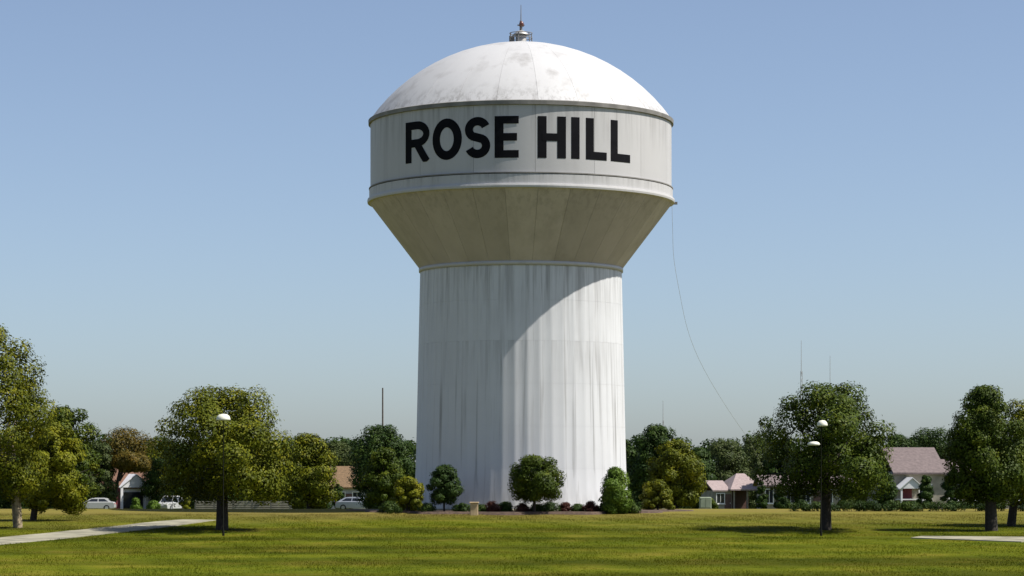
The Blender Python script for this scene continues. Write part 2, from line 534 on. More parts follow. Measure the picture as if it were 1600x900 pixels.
# column: six fluted courses, each a ring of its own
NF = 54
rng = random.Random(3)
fl_amp = [rng.uniform(0.6, 1.35) for _ in range(NF)]
def col_r(z):
    t = max(0.0, min(1.0, z / 13.5))
    return 5.63 + 0.30 * (1 - t) + 0.12 * max(0, 1 - z / 3.0) ** 2
courses = [(-0.4, 2.3), (2.3, 4.6), (4.6, 6.9), (6.9, 9.2), (9.2, 11.4), (11.4, 13.25)]
SUB = 8
for (z0, z1) in courses:
    m = MB()
    zs = [z0 + 0.0025] + [z0 + (z1 - z0) * t for t in (0.33, 0.67)] + [z1 - 0.0025]
    vs, fs = [], []
    n = NF * SUB
    for iz, z in enumerate(zs):
        for k in range(n):
            a = 2 * math.pi * k / n
            ph = (k % SUB) / SUB
            dep = 0.022 * fl_amp[k // SUB] * math.sin(math.pi * ph) ** 1.0
            r = col_r(z) - dep
            vs.append((r * math.cos(a), r * math.sin(a), z))
    for i in range(len(zs) - 1):
        for k in range(n):
            fs.append((i * n + k, i * n + (k + 1) % n, (i + 1) * n + (k + 1) % n, (i + 1) * n + k))
    m.add(vs, fs, True)
    for row in (vs[:n], vs[-n:]):                       # the plate's own edge, turned in at the joint
        inn = [(x * 0.988, y * 0.988, z) for x, y, z in row]
        m.add(row + inn, [(k, (k + 1) % n, n + (k + 1) % n, n + k) for k in range(n)])
    m.build('column_course', M['shaft'], tower)
MB().revolve([(col_r(z) - 0.042, z) for z in (-0.4, 0.5, 1.5, 3, 6, 13.45)], 96).build('column_core', M['shaft'], tower)
MB().revolve([(5.9, -.3), (6.42, -.3), (6.42, 0.10), (6.36, 0.14), (5.9, 0.15)], 96, False).build('footing', M['concrete'], tower)
MB().revolve([(5.60, 13.26), (5.70, 13.27), (5.71, 13.46), (5.60, 13.50)], 128).build('collar', M['tank'], tower)

# cone: 30 sloping plates over a liner
NC = 30
cone_prof = [(5.66 + (8.45 - 5.66) * t, 13.46 + (17.12 - 13.46) * t) for t in (0, 0.2, 0.4, 0.6, 0.8, 1.0)]
MB().revolve([(r - 0.035, z) for r, z in cone_prof], 120).build('cone_liner', M['steel'], tower)
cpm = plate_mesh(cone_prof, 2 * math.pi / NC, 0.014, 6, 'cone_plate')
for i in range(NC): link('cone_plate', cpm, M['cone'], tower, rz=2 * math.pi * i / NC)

# lower ring girder, two steps, then the wall
MB().revolve([(8.40, 17.08), (8.56, 17.10), (8.58, 17.20), (8.56, 17.30), (8.47, 17.32), (8.47, 17.80), (8.47, 17.82), (8.38, 17.84)], 160, False).build('ring_girder', M['tank'], tower)
MB().revolve([(8.38, 17.855), (8.49, 17.86), (8.49, 17.92), (8.38, 17.925)], 160, False).build('girder_lip', M['rim'], tower)
NW = 16
wall_prof = [(8.40, 17.93), (8.40, 18.8), (8.40, 20.2), (8.40, 21.46)]
MB().revolve([(8.368, 17.9), (8.368, 21.6)], 120).build('wall_liner', M['steel'], tower)
wpm = plate_mesh(wall_prof, 2 * math.pi / NW, 0.014, 12, 'wall_plate')
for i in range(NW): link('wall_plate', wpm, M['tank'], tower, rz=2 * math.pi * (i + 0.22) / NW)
MB().revolve([(8.36, 21.44), (8.51, 21.47), (8.52, 21.68), (8.36, 21.74)], 160, False).build('roof_rim', M['rim'], tower)

# dome: spherical cap of 24 gores
Hd, Ad = 4.42, 8.47
Rs = (Ad * Ad + Hd * Hd) / (2 * Hd)
zc = 21.64 + Hd - Rs
a_edge = math.asin(Ad / Rs)
def dome_prof(dr, lo=0.06, hi=1.0, n=12):
    return [((Rs - dr) * math.sin(a_edge * (hi + (lo - hi) * i / n)), zc + (Rs - dr) * math.cos(a_edge * (hi + (lo - hi) * i / n))) for i in range(n + 1)]
MB().revolve(dome_prof(0.03, 0.0001), 120).build('dome_liner', M['galv'], tower)
gpm = plate_mesh(dome_prof(0.0), 2 * math.pi / 24, 0.012, 6, 'roof_gore')
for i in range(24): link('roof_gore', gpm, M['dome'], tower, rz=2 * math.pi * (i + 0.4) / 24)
MB().revolve([(0.72, 21.64 + Hd - 0.06), (0.72, 21.64 + Hd + 0.03), (0.02, 21.64 + Hd + 0.035)], 32).build('crown_plate', M['dome'], tower)

# vent, rail, beacon and mast on the crown
zt = 21.64 + Hd + 0.03
vent = MB().revolve([(0.30, zt), (0.30, zt + 0.42), (0.26, zt + 0.45), (0.26, zt + 0.52)], 24).build('roof_vent', M['galv'], tower)
MB().revolve([(0.44, zt + 0.46), (0.44, zt + 0.50), (0.20, zt + 0.68), (0.01, zt + 0.72)], 24).build('vent_cap', M['galv'], vent)
for k in range(6):
    a = k * math.pi / 3 + 0.3
    MB().tube([(0.66 * math.cos(a), 0.66 * math.sin(a), zt), (0.60 * math.cos(a), 0.60 * math.sin(a), zt + 0.55)], [0.03, 0.03], 6).build('rail_post', M['steel'], tower)
m = MB()
for zz in (0.28, 0.55):
    m.tube([(0.63 * math.cos(k * math.pi / 12), 0.63 * math.sin(k * math.pi / 12), zt + zz) for k in range(25)], [0.022] * 25, 6, False)
m.build('guard_rail', M['steel'], tower)
m = MB()
m.tube([(0, 0, zt + 0.70), (0, 0, zt + 1.25)], [0.08, 0.07], 10)
m.box(-0.20, 0.20, -0.05, 0.05, zt + 0.98, zt + 1.04)
mast = m.build('mast', M['steel'], tower)
MB().revolve([(0.02, zt + 1.05), (0.13, zt + 1.06), (0.13, zt + 1.24), (0.08, zt + 1.33), (0.02, zt + 1.36)], 14).build('beacon', M['beacon'], mast, loc=(0.03, 0, -0.12))
MB().tube([(0, 0, zt + 1.25), (0, 0, zt + 2.15)], [0.03, 0.014], 6).build('lightning_rod', M['steel'], mast)
m = MB()
m.box(-0.66, -0.36, -0.16, 0.16, zt + 0.02, zt + 0.40, 0.03)
m.build('hatch_box', M['steel'], tower)

# lettering ROSE HILL: strokes of black paint bent round the wall
WR = 8.40
def strip_pts(pts, hw, closed=False):
    """2D stroke outline -> list of cross rows"""
    rows = []
    n = len(pts)
    for i in range(n):
        a = pts[i - 1] if (i > 0 or closed) else pts[i]
        b = pts[(i + 1) % n] if (i < n - 1 or closed) else pts[i]
        d = Vector((b[0] - a[0], b[1] - a[1])).normalized()
        nrm = Vector((-d.y, d.x))
        rows.append([Vector(pts[i]) + nrm * hw * k for k in (-1, -0.5, 0, 0.5, 1)])
    if closed: rows.append(rows[0])
    return rows
def line(a, b, n=10): return [(a[0] + (b[0] - a[0]) * i / n, a[1] + (b[1] - a[1]) * i / n) for i in range(n + 1)]
def arc(cx, cy, rx, ry, a0, a1, n=16): return [(cx + rx * math.cos(R(a0 + (a1 - a0) * i / n)), cy + ry * math.sin(R(a0 + (a1 - a0) * i / n))) for i in range(n + 1)]
HT, T = 2.2, 0.475
def glyph(ch, w_):
    h = T / 2
    if ch == 'I': return [(line((w_ / 2, 0), (w_ / 2, HT)), h, False)]
    if ch == 'L': return [(line((h, 0), (h, HT)), h, False), (line((h, h * 0.9), (w_, h * 0.9)), h * 0.9, False)]
    if ch == 'H': return [(line((h, 0), (h, HT)), h, False), (line((w_ - h, 0), (w_ - h, HT)), h, False), (line((h, HT * .5), (w_ - h, HT * .5)), h * 0.85, False)]
    if ch == 'E': return [(line((h, 0), (h, HT)), h, False)] + [(line((h, y), (x, y)), h * 0.85, False) for y, x in ((h * .85, w_), (HT * .5, w_ * .93), (HT - h * .85, w_))]
    if ch == 'O': return [(arc(w_ / 2, HT / 2, w_ / 2 - h, HT / 2 - h, 0, 360, 36)[:-1], h, True)]
    if ch == 'S':
        rx, r_ = w_ / 2 - h, (HT - T) / 4
        top = arc(w_ / 2, HT - h - r_, rx, r_, 20, 235, 20)
        bot = arc(w_ / 2, h + r_, rx, r_, 55, -160, 20)
        return [(top + bot, h * 0.95, False)]
    if ch == 'R':
        r_ = HT * 0.27 - h * 0.5
        cy = HT - h * .9 - r_
        bowl = line((h, cy + r_), (w_ * .5, cy + r_), 6)[:-1] + arc(w_ * .5, cy, w_ * .5 - h, r_, 90, -90, 16) + line((w_ * .5, cy - r_), (h, cy - r_), 6)[1:]
        return [(line((h, 0), (h, HT)), h, False), (bowl, h * .9, False), (line((w_ * .48, cy - r_), (w_ - h * .85, 0)), h * .95, False)]
letters = [('R', -47.6, -35.4), ('O', -34.2, -22.0), ('S', -20.9, -11.2), ('E', -9.7, -1.0), ('H', 5.8, 16.2), ('I', 18.1, 21.5), ('L', 23.9, 32.6), ('L', 34.4, 43.8)]
LZ = 18.66
for ch, d0, d1 in letters:
    arc_w = R(d1 - d0) * WR
    m = MB()
    for si, (pts, hw, closed) in enumerate(glyph(ch, arc_w)):
        rows = strip_pts(pts, hw, closed)
        vs, fs = [], []
        rr = WR + 0.010 + 0.003 * si
        for row in rows:
            for q in row:
                ang = -math.pi / 2 + R(d0) + q.x / WR
                vs.append((rr * math.cos(ang), rr * math.sin(ang), LZ + min(max(q.y, 0), HT)))
        for i in range(len(rows) - 1):
            for k in range(4):
                fs.append((i * 5 + k, i * 5 + k + 1, (i + 1) * 5 + k + 1, (i + 1) * 5 + k))
        m.add(vs, fs, True)
    o = m.build('letter', M['letter'], tower)
    o['label'] = 'black painted capital letter ' + ch

# slack cable from the rim down to the yard behind
cab = [(1050, 322, 141.5), (1051, 360, 142), (1053, 405, 144), (1062, 458, 147), (1073, 510, 152), (1087, 550, 158), (1106, 588, 166), (1130, 628, 175), (1154, 664, 186), (1172, 690, 196)]
cp = [Vector((WX(a, d), d, WZ(b, d))) for a, b, d in cab]
fine = []
for i in range(len(cp) - 1):
    p0, p1, p2, p3 = cp[max(i - 1, 0)], cp[i], cp[i + 1], cp[min(i + 2, len(cp) - 1)]
    for k in range(6):
        t = k / 6
        fine.append(0.5 * ((2 * p1) + (p2 - p0) * t + (2 * p0 - 5 * p1 + 4 * p2 - p3) * t * t + (3 * p1 - p0 - 3 * p2 + p3) * t ** 3))
fine.append(cp[-1])
fine.append(Vector((cp[-1].x + 2, cp[-1].y + 8, gz(204) + 3)))
MB().box(8.56, 8.74, -0.08, 0.08, 17.08, 17.22).build('cable_bracket', M['steel'], tower)
tag(MB().tube(fine, [0.009] * len(fine), 5).build('cable', M['galv']), 'thin grey cable hanging from the right rim of the water tower tank', 'cable')

# ------------------------------------------------------------------ plants
def leaf_mesh(centres, radii, per, size, rs, up=0.35, aspect=0.55, squash=0.8, crown=0.0):
    """leaf faces scattered through clumps, denser at each clump's skin"""
    n = len(centres)
    cnt = np.maximum(8, (per * (radii / radii.mean()) ** 2)).astype(int)
    idx = np.repeat(np.arange(n), cnt)
    N_ = len(idx)
    d = rs.normal(size=(N_, 3))
    d /= np.linalg.norm(d, axis=1)[:, None]
    rad = rs.uniform(0.2, 1.0, N_) ** 0.33 * (1 + rs.normal(0, 0.10, N_))
    off = d * (rad * radii[idx])[:, None]
    off[:, 2] *= squash
    P = centres[idx] + off
    ctr = centres.mean(0)
    ext = np.abs(centres - ctr).max(0) + radii.mean()
    out = (P - ctr) / ext
    out /= np.maximum(0.35, np.linalg.norm(out, axis=1))[:, None]
    nrm = d * 0.85 + out * crown + np.array([0, 0, up]) + rs.normal(0, 0.34, (N_, 3))
    nrm /= np.linalg.norm(nrm, axis=1)[:, None]
    t = rs.normal(size=(N_, 3))
    u = np.cross(nrm, t)
    u /= np.linalg.norm(u, axis=1)[:, None] + 1e-9
    v = np.cross(nrm, u)
    L = (size * rs.uniform(0.65, 1.3, N_))[:, None]
    W = L * aspect
    V = np.stack([P - u * L * .5, P + v * W * .5 + nrm * L * .06, P + u * L * .5 - nrm * L * .08, P - v * W * .5 + nrm * L * .06], axis=1).reshape(-1, 3)
    me = bpy.data.meshes.new('leaves')
    me.vertices.add(N_ * 4)
    me.vertices.foreach_set('co', V.astype(np.float32).ravel())
    me.loops.add(N_ * 4)
    me.loops.foreach_set('vertex_index', np.arange(N_ * 4, dtype=np.int32))
    me.polygons.add(N_)
    me.polygons.foreach_set('loop_start', np.arange(0, N_ * 4, 4, dtype=np.int32))
    me.polygons.foreach_set('loop_total', np.full(N_, 4, dtype=np.int32))
    me.update()
    me.validate()
    return me

def prof_round(t): return (0.70 + 0.30 * math.sin(math.pi / 2 * t / 0.32)) if t < 0.32 else max(0.0, 1 - ((t - 0.32) / 0.70) ** 2.3) ** 0.5
def prof_oval(t): return (0.72 + 0.28 * math.sin(math.pi / 2 * t / 0.34)) if t < 0.34 else max(0.0, 1 - ((t - 0.34) / 0.69) ** 1.7) ** 0.62
def prof_vase(t): return max(0.0, math.sin(math.pi * (0.10 + 0.90 * t) ** 1.05)) ** 0.6
def prof_mound(t): return math.sqrt(max(0.0, 1 - t * t * 0.98)) if t > 0.12 else 0.9
PROF = dict(round=prof_round, oval=prof_oval, vase=prof_vase, mound=prof_mound)

def crown_mesh(H, W, shape, nclump, per, leaf, rs, cr=0.17, gap=0.0):
    """crown from z=0 to H, width W, centred on the axis"""
    pf = PROF[shape]
    C, Rd = [], []
    lop = rs.uniform(0, 2 * math.pi, 3)
    for i in range(nclump):
        inner = i % 4 == 3
        t = min(0.98, max(0.03, (i + rs.uniform(-0.5, 1.5)) / nclump))
        a = i * 2.39996 + rs.uniform(-0.5, 0.5)
        wob = 1 + 0.07 * math.sin(2 * a + lop[0]) + 0.06 * math.sin(3 * a + lop[1] + 4 * t) + rs.uniform(-0.17, 0.09)
        rmax = pf(t) * W / 2 * wob
        r_c = cr * W * rs.uniform(0.62, 1.12) * (1.0 if t < 0.75 else 0.82)
        if i % 7 == 2 and nclump > 20:                  # small sprays that stick out of the outline
            r_c *= 0.55
            rmax *= 1.10
        rr = max(0.0, rmax - r_c * 0.80) * (rs.uniform(0.1, 0.7) if inner else rs.uniform(0.86, 1.0))
        z = t * H
        z = min(max(z, r_c * 0.55), H - r_c * 0.7)
        C.append((rr * math.cos(a), rr * math.sin(a), z))
        Rd.append(r_c)
    C = np.array(C)
    Rd = np.array(Rd)
    return C, Rd, leaf_mesh(C, Rd, per * 2.2, leaf * 0.92, rs, 0.25, crown=0.55)

def trunk_mb(h_tr, r0, targets, rs, lean=0.0, stems=1, spread=0.0):
    m = MB()
    for s_ in range(stems):
        a = rs.uniform(0, 6.28)
        bx, by = (spread * math.cos(a + s_ * 2.3), spread * math.sin(a + s_ * 2.3)) if stems > 1 else (0, 0)
        pts = [(bx, by, -0.15), (bx, by, 0.05), (bx * 1.1 + lean * .2, by * 1.1, h_tr * 0.35), (bx * 1.3 + lean * .6, by * 1.3 + rs.uniform(-.04, .04), h_tr * 0.7), (bx * 1.7 + lean, by * 1.7, h_tr)]
        m.tube(pts, [r0 * 1.25, r0 * 1.08, r0 * .95, r0 * .85, r0 * .6], 9)
    for tg in targets:
        b = Vector((lean * .8, 0, h_tr * rs.uniform(0.62, 0.95)))
        e = Vector(tg)
        mid = b.lerp(e, 0.5) + Vector((0, 0, -0.06 * (e - b).length)) + Vector(rs.normal(0, 0.04, 3))
        m.tube([b, mid, e], [r0 * .42, r0 * .28, r0 * .08], 5, False)
    return m

SEED = [100]
def tree(name, label, cat, px, top, bot, base, width, d, mat, shape='round', n=60, per=190, leaf=0.15, tr=0.13, cr=0.17, bark='bark', group=None, tpx=None, stems=1, spread=0.0, depth=1.0):
    """all of px/top/bot/width in photo pixels at depth d; base None = ground"""
    SEED[0] += 1
    rs = np.random.RandomState(SEED[0])
    k = d / F
    z0 = gz(d)
    zt_, zb = WZ(top, d), WZ(bot, d)
    x = WX(tpx if tpx is not None else px, d)
    root = tag(empty(name, (x, d, z0)), label, cat, group)
    H, W = zt_ - zb, width * k
    C, Rd, me = crown_mesh(H, W, shape, n, per, leaf, rs, cr)
    co = link('crown', me, mat, root, loc=(WX(px, d) - x, 0, zb - z0))
    if depth != 1.0: co.scale = (1, depth, 1)
    off = np.array([WX(px, d) - x, 0, zb - z0])
    sel = C[rs.permutation(len(C))[:min(14, len(C))]] + off
    htr = (zb - z0) + H * (0.38 if H > 1.5 else 0.25)
    trunk_mb(htr, tr, [s_ for s_ in sel if s_[2] > htr * 0.6], rs, off[0] * 0.4, stems, spread).build('trunk', M[bark], root)
    return root

# --- foreground lawn trees
tree('shade_tree', 'broad olive-green lawn tree left of the tower with a lamp before it', 'tree', 350, 605, 782, 828, 236, 114.5, M['leaf_olive'], n=48, per=330, leaf=0.15, tr=0.27, tpx=347, cr=0.150, depth=1.5)
tree('shade_tree', 'dark green lawn tree right of the tower with two pale lamp heads', 'tree', 1292, 600, 776, 828, 226, 114.5, M['leaf_mid'], n=46, per=330, leaf=0.145, tr=0.25, tpx=1290, cr=0.150, depth=1.5)
tree('shade_tree', 'dark green tree with thick trunk standing by the concrete drive', 'tree', 1537, 603, 784, 830, 138, 113.7, M['leaf_mid'], 'round', n=54, per=290, leaf=0.145, tr=0.27, tpx=1549, cr=0.19)
tree('shade_tree', 'yellow-green tree cut by the right edge of the picture', 'tree', 1632, 608, 787, 812, 166, 118.7, M['leaf_olive'], n=56, per=290, leaf=0.15, tr=0.2, tpx=1580, cr=0.165)
tree('tall_tree', 'tallest tree, green with a bulging crown at the left edge', 'tree', -26, 506, 780, 830, 232, 116.8, M['leaf_olive'], 'round', n=58, per=330, leaf=0.155, tr=0.12, tpx=22, bark='bark_pale', stems=3, spread=0.26, cr=0.15)
tree('young_tree', 'yellow-green smaller tree tucked beside the tallest left tree', 'tree', 86, 660, 800, 812, 112, 125, M['leaf_yellow'], n=34, per=270, leaf=0.15, tr=0.16, tpx=52, cr=0.175)
tree('dark_tree', 'dark green tree behind the yellow-green tree at left', 'tree', 100, 636, 792, None, 112, 150, M['leaf_mid'], n=46, per=190, leaf=0.19, tr=0.16, cr=0.19)

# --- beside the tower
tree('dark_tree', 'dark rounded evergreen tree at the left flank of the tower', 'tree', 597, 664, 788, None, 112, 185, M['leaf_dark'], n=52, per=210, leaf=0.20, tr=0.16, cr=0.18)
tree('leafy_tree', 'lighter green tree in front of the dark evergreen left of the tower', 'tree', 600, 700, 786, None, 72, 172, M['leaf_mid'], n=30, per=190, leaf=0.18, tr=0.12, cr=0.2)
tree('dark_tree', 'dark green tree top rising close behind the right flank of the tower', 'tree', 1028, 664, 786, None, 100, 190, M['leaf_dark'], n=48, per=210, leaf=0.20, tr=0.16, cr=0.18)
tree('leafy_tree', 'yellow-green bushy tree right of the tower in front of the dark one', 'tree', 1056, 688, 790, None, 102, 165, M['leaf_olive'], n=46, per=190, leaf=0.18, tr=0.12, cr=0.18)

def shrub(name, label, px, top, width, d, mat, shape='mound', n=22, per=170, leaf=0.12, group=None, cat='shrub', cr=0.2, bot=None, stem=0.03, stems=3):
    b = bot if bot is not None else (HOR + (EYE - gz(d) - 0.03) * F / d)
    return tree(name, label, cat, px, top, b, None, width, d, mat, shape, n, per, leaf, stem, cr, 'bark', group, None, stems, 0.06)

shrub('round_shrub', 'round clipped green small tree in front of the white column', 836, 712, 90, 133.5, M['leaf_mid'], 'round', 40, 200, 0.13, cat='small tree', bot=782, stem=0.06, cr=0.19)
shrub('dark_shrub', 'dark upright shrub at the shaded left foot of the column', 695, 726, 58, 134.5, M['leaf_dark'], 'round', 24, 190, 0.13, bot=786, cr=0.22)
shrub('pointed_shrub', 'egg-shaped bright green shrub at the right foot of the column', 961, 730, 52, 134, M['leaf_bright'], 'oval', 34, 200, 0.12, cr=0.29)
shrub('yellow_shrub', 'yellow-green mounded shrub left of the dark upright shrub', 638, 745, 62, 136, M['leaf_yellow'], 'mound', 22, 190, 0.13, cr=0.2)
shrub('arching_shrub', 'arching olive shrub between the egg-shaped shrub and bushy tree', 1027, 750, 60, 140, M['leaf_olive'], 'mound', 22, 170, 0.13, cr=0.18)
for i, (px, top, wd, mt, lab) in enumerate([
        (722, 786, 20, 'leaf_dark', 'low dark shrub left of the tan post at the column foot'),
        (768, 783, 26, 'leaf_maroon', 'low maroon shrub right of the tan post'),
        (790, 784, 22, 'leaf_dark', 'low dark shrub under the left side of the round small tree'),
        (815, 786, 20, 'leaf_maroon', 'low maroon shrub under the middle of the round small tree'),
        (858, 784, 26, 'leaf_dark', 'low dark shrub under the right side of the round small tree'),
        (884, 785, 18, 'leaf_maroon', 'small maroon shrub just right of the round small tree'),
        (922, 783, 22, 'leaf_maroon', 'low maroon shrub left of the egg-shaped shrub'),
        (943, 785, 18, 'leaf_dark', 'small dark shrub against the left side of the egg-shaped shrub'),
        (985, 784, 24, 'leaf_dark', 'low dark shrub right of the egg-shaped shrub'),
        (748, 788, 18, 'leaf_dark', 'low dark shrub just behind the tan post'),
        (838, 788, 20, 'leaf_dark', 'low dark shrub right behind the stem of the round small tree'),
        (903, 787, 20, 'leaf_dark', 'low dark shrub between two maroon shrubs right of the round small tree'),
        (668, 786, 22, 'leaf_dark', 'low dark shrub between the yellow-green mound and dark upright shrub'),
        (608, 784, 26, 'leaf_dark', 'low dark shrub at the left end of the yellow-green mound')]):
    shrub('low_shrub', lab, px, top, wd * 1.6, 134.2 + 0.25 * (i % 3), M[mt], 'mound', 10, 110, 0.09, 'low shrubs round the tower foot', cr=0.24, stem=0.015, stems=2)

# mulch ring of soil under the shrubs, a low bed
m = MB()
vs, fs = [], []
for k in range(49):
    a = math.pi + math.pi * k / 48
    ro = 9.6 + 0.5 * math.sin(k * 0.9)
    vs += [(5.8 * math.cos(a), 5.8 * math.sin(a), 0.05), ((ro - .3) * math.cos(a), (ro - .3) * math.sin(a), 0.05), (ro * math.cos(a), ro * math.sin(a), -0.25)]
for k in range(48):
    for j in range(2):
        fs.append((k * 3 + j, k * 3 + j + 1, (k + 1) * 3 + j + 1, (k + 1) * 3 + j))
m.add(vs, fs, True)
bed = m.build('planting_bed', M['mulch'], loc=(TX, TY, 0))
bed['kind'] = 'structure'

# --- mid and far trees
mid = [
    # px, top, bot, width, d, mat, label
    (195, 668, 772, 112, 330, 'leaf_rust', 'reddish-brown tinged tree behind the white gabled house'),
    (206, 708, 736, 52, 290, 'leaf_rust', 'small rusty-leaved tree spreading over the russet roof of the white house'),
    (150, 690, 785, 60, 290, 'leaf_far', 'shadowy tree left of the white gabled house'),
    (262, 690, 788, 64, 300, 'leaf_dark', 'dark tree between the white gabled house and the broad lawn tree'),
    (482, 678, 786, 84, 250, 'leaf_olive', 'olive tree just right of the broad lawn tree'),
    (525, 690, 770, 60, 330, 'leaf_far', 'pale olive tree behind the orange-roofed house'),
    (425, 688, 786, 70, 270, 'leaf_mid', 'green tree half hidden behind the right side of the broad lawn tree'),
    (545, 712, 735, 40, 345, 'leaf_olive', 'small olive tree top above the orange roof'),
    (1130, 686, 788, 80, 330, 'leaf_far', 'far green tree above the left end of the pink-roofed house'),
    (1182, 682, 788, 74, 345, 'leaf_far', 'far green tree above the right end of the pink-roofed house'),
    (1092, 700, 788, 52, 320, 'leaf_dark', 'dark tree behind the right edge of the yellow-green bushy tree'),
    (1222, 690, 780, 60, 300, 'leaf_dark', 'dark tree showing past the left side of the right lawn tree'),
    (1366, 700, 785, 66, 290, 'leaf_mid', 'green tree showing past the right side of the right lawn tree'),
    (1402, 678, 770, 70, 330, 'leaf_dark', 'far dark tree over the left end of the mauve roof'),
    (1460, 668, 770, 92, 340, 'leaf_dark', 'far dark tree over the right end of the mauve roof'),
    (1520, 690, 785, 70, 320, 'leaf_dark', 'dark tree behind the thick-trunked tree by the drive'),
    (1580, 690, 788, 76, 330, 'leaf_far', 'far tree behind the right edge tree'),
    (30, 672, 788, 90, 300, 'leaf_dark', 'dark tree seen under the tallest tree at the left edge'),
    (330, 690, 790, 90, 320, 'leaf_dark', 'dark tree behind the broad lawn tree'),
    (385, 694, 790, 80, 350, 'leaf_far', 'far tree behind the broad lawn tree'),
    (1290, 690, 788, 84, 330, 'leaf_dark', 'dark tree behind the right lawn tree'),
]
for px, top, bot, wd, d, mt, lab in mid:
    tree('background_tree', lab, 'tree', px, top, bot + (6 if bot > 760 else 0), None, wd * 1.25, d, M[mt], 'round', 40, 170, 0.30, 0.2, 0.19, group='trees beyond the tower', tpx=178 if 'small rusty' in lab else None)

# far wood that closes the skyline
rs = np.random.RandomState(9)
C, Rd = [], []
for px in range(-260, 1880, 12):
    d = rs.uniform(400, 450)
    t = WZ(rs.uniform(679, 696), d)
    z = gz(d) + 1.0
    while z < t:
        C.append((WX(px + rs.uniform(-8, 8), d), d + rs.uniform(-6, 6), min(z, t - 1.0)))
        Rd.append(rs.uniform(1.0, 1.9))
        z += 1.7
wood = link('far_wood', leaf_mesh(np.array(C), np.array(Rd), 150, 0.6, rs), M['leaf_dark'])
wood['kind'] = 'stuff'
wood['label'] = 'dark green far wood closing the skyline behind the houses'

# yellowish bushes by the yards
for px, top, wd, d, mt, lab in [
        (291, 766, 22, 285, 'leaf_yellow', 'pale yellow-green bush left of the broad lawn tree trunk'),
        (402, 774, 26, 280, 'leaf_yellow', 'pale yellow-green bush right of the broad lawn tree trunk'),
        (212, 778, 22, 262, 'leaf_bright', 'bright green bush before the dark porch of the white house'),
        (240, 782, 26, 258, 'leaf_bright', 'low bright green bush right of the white gabled house'),
        (1110, 779, 24, 250, 'leaf_mid', 'green bush before the left end of the pink-roofed house'),
        (1225, 777, 28, 240, 'leaf_dark', 'dark bush before the low cream building'),
        (1372, 780, 34, 235, 'leaf_dark', 'dark bush left of the white gabled porch'),
        (1452, 783, 26, 212, 'leaf_mid', 'green bush right of the white gabled porch'),
        (1500, 784, 36, 205, 'leaf_dark', 'dark bush left of the thick tree trunk by the drive'),
        (1420, 784, 40, 214, 'leaf_dark', 'dark bush under the white gabled porch'),
        (500, 778, 40, 255, 'leaf_dark', 'dark bush left of the silver car'),
        (470, 780, 34, 262, 'leaf_mid', 'green bush behind the board fence'),
        (585, 776, 40, 230, 'leaf_dark', 'dark bush right of the silver car')]:
    shrub('bush', lab, px, top, wd, d, M[mt], 'mound', 12, 120, 0.22, 'bushes in the yards', 'bush', cr=0.24)

for px, top, wd, d, mt, lab in [
        (1190, 752, 22, 250, 'leaf_dark', 'dark upright shrub between the carport house and the low cream building'),
        (1218, 756, 20, 250, 'leaf_dark', 'dark upright shrub before the left windows of the low cream building'),
        (1247, 758, 18, 250, 'leaf_dark', 'dark upright shrub before the middle of the low cream building'),
        (1322, 752, 34, 248, 'leaf_mid', 'green upright shrub just right of the right lawn tree trunk'),
        (1353, 746, 34, 248, 'leaf_dark', 'dark upright shrub at the right end of the low cream building'),
        (1386, 738, 40, 214, 'leaf_dark', 'dark upright shrub at the left corner of the mauve-roofed house'),
        (1446, 742, 30, 210, 'leaf_dark', 'dark upright shrub just right of the white gabled porch'),
        (1486, 736, 32, 210, 'leaf_dark', 'dark upright shrub left of the thick trunk by the drive'),
        (1516, 750, 20, 212, 'leaf_mid', 'green upright shrub close to the thick trunk by the drive'),
        (1562, 750, 24, 212, 'leaf_dark', 'dark upright shrub between the two right-hand trunks'),
        (155, 744, 26, 318, 'leaf_dark', 'dark upright shrub at the left corner of the white gabled house'),
        (252, 742, 26, 300, 'leaf_dark', 'dark upright shrub at the right corner of the white gabled house'),
        (488, 744, 40, 285, 'leaf_dark', 'dark upright shrub left of the orange-roofed house'),
        (528, 756, 22, 290, 'leaf_dark', 'dark upright shrub before the orange-roofed house windows')]:
    shrub('upright_shrub', lab, px, top, wd, d, M[mt], 'oval', 16, 130, 0.22, 'upright shrubs by the houses', cr=0.24)
rs = np.random.RandomState(12)
C, Rd = [], []
for px in range(-240, 1860, 9):
    if 1105 < px < 1135: continue
    d = rs.uniform(352, 375)
    for z in (0.5, 1.7, 2.9, rs.uniform(3.2, 4.6)):
        C.append((WX(px + rs.uniform(-8, 8), d), d + rs.uniform(-3, 3), gz(d) + z))
        Rd.append(rs.uniform(0.8, 1.4))
ug = link('undergrowth', leaf_mesh(np.array(C), np.array(Rd), 110, 0.45, rs), M['leaf_dark'])
ug['kind'] = 'stuff'
ug['label'] = 'dark tangled undergrowth behind the houses'

# ------------------------------------------------------------------ houses
def window(parent, x, z, w_, h_, yf):
    wo_ = MB().box(x - w_ / 2, x + w_ / 2, yf - 0.03, yf + 0.05, z, z + h_).build('window', M['glass'], parent)
    f = MB()
    t = 0.09
    f.box(x - w_ / 2 - t, x - w_ / 2, yf - 0.07, yf + 0.05, z - t, z + h_ + t)
    f.box(x + w_ / 2, x + w_ / 2 + t, yf - 0.07, yf + 0.05, z - t, z + h_ + t)
    f.box(x - w_ / 2, x + w_ / 2, yf - 0.07, yf + 0.05, z + h_, z + h_ + t)
    f.box(x - w_ / 2, x + w_ / 2, yf - 0.07, yf + 0.05, z - t, z)
    f.box(x - 0.025, x + 0.025, yf - 0.06, yf - 0.031, z, z + h_)
    f.build('frame', M['trim'], wo_)
    MB().box(x - w_ / 2 - 0.14, x + w_ / 2 + 0.14, yf - 0.14, yf + 0.02, z - t - 0.07, z - t - 0.002).build('sill', M['trim'], wo_)

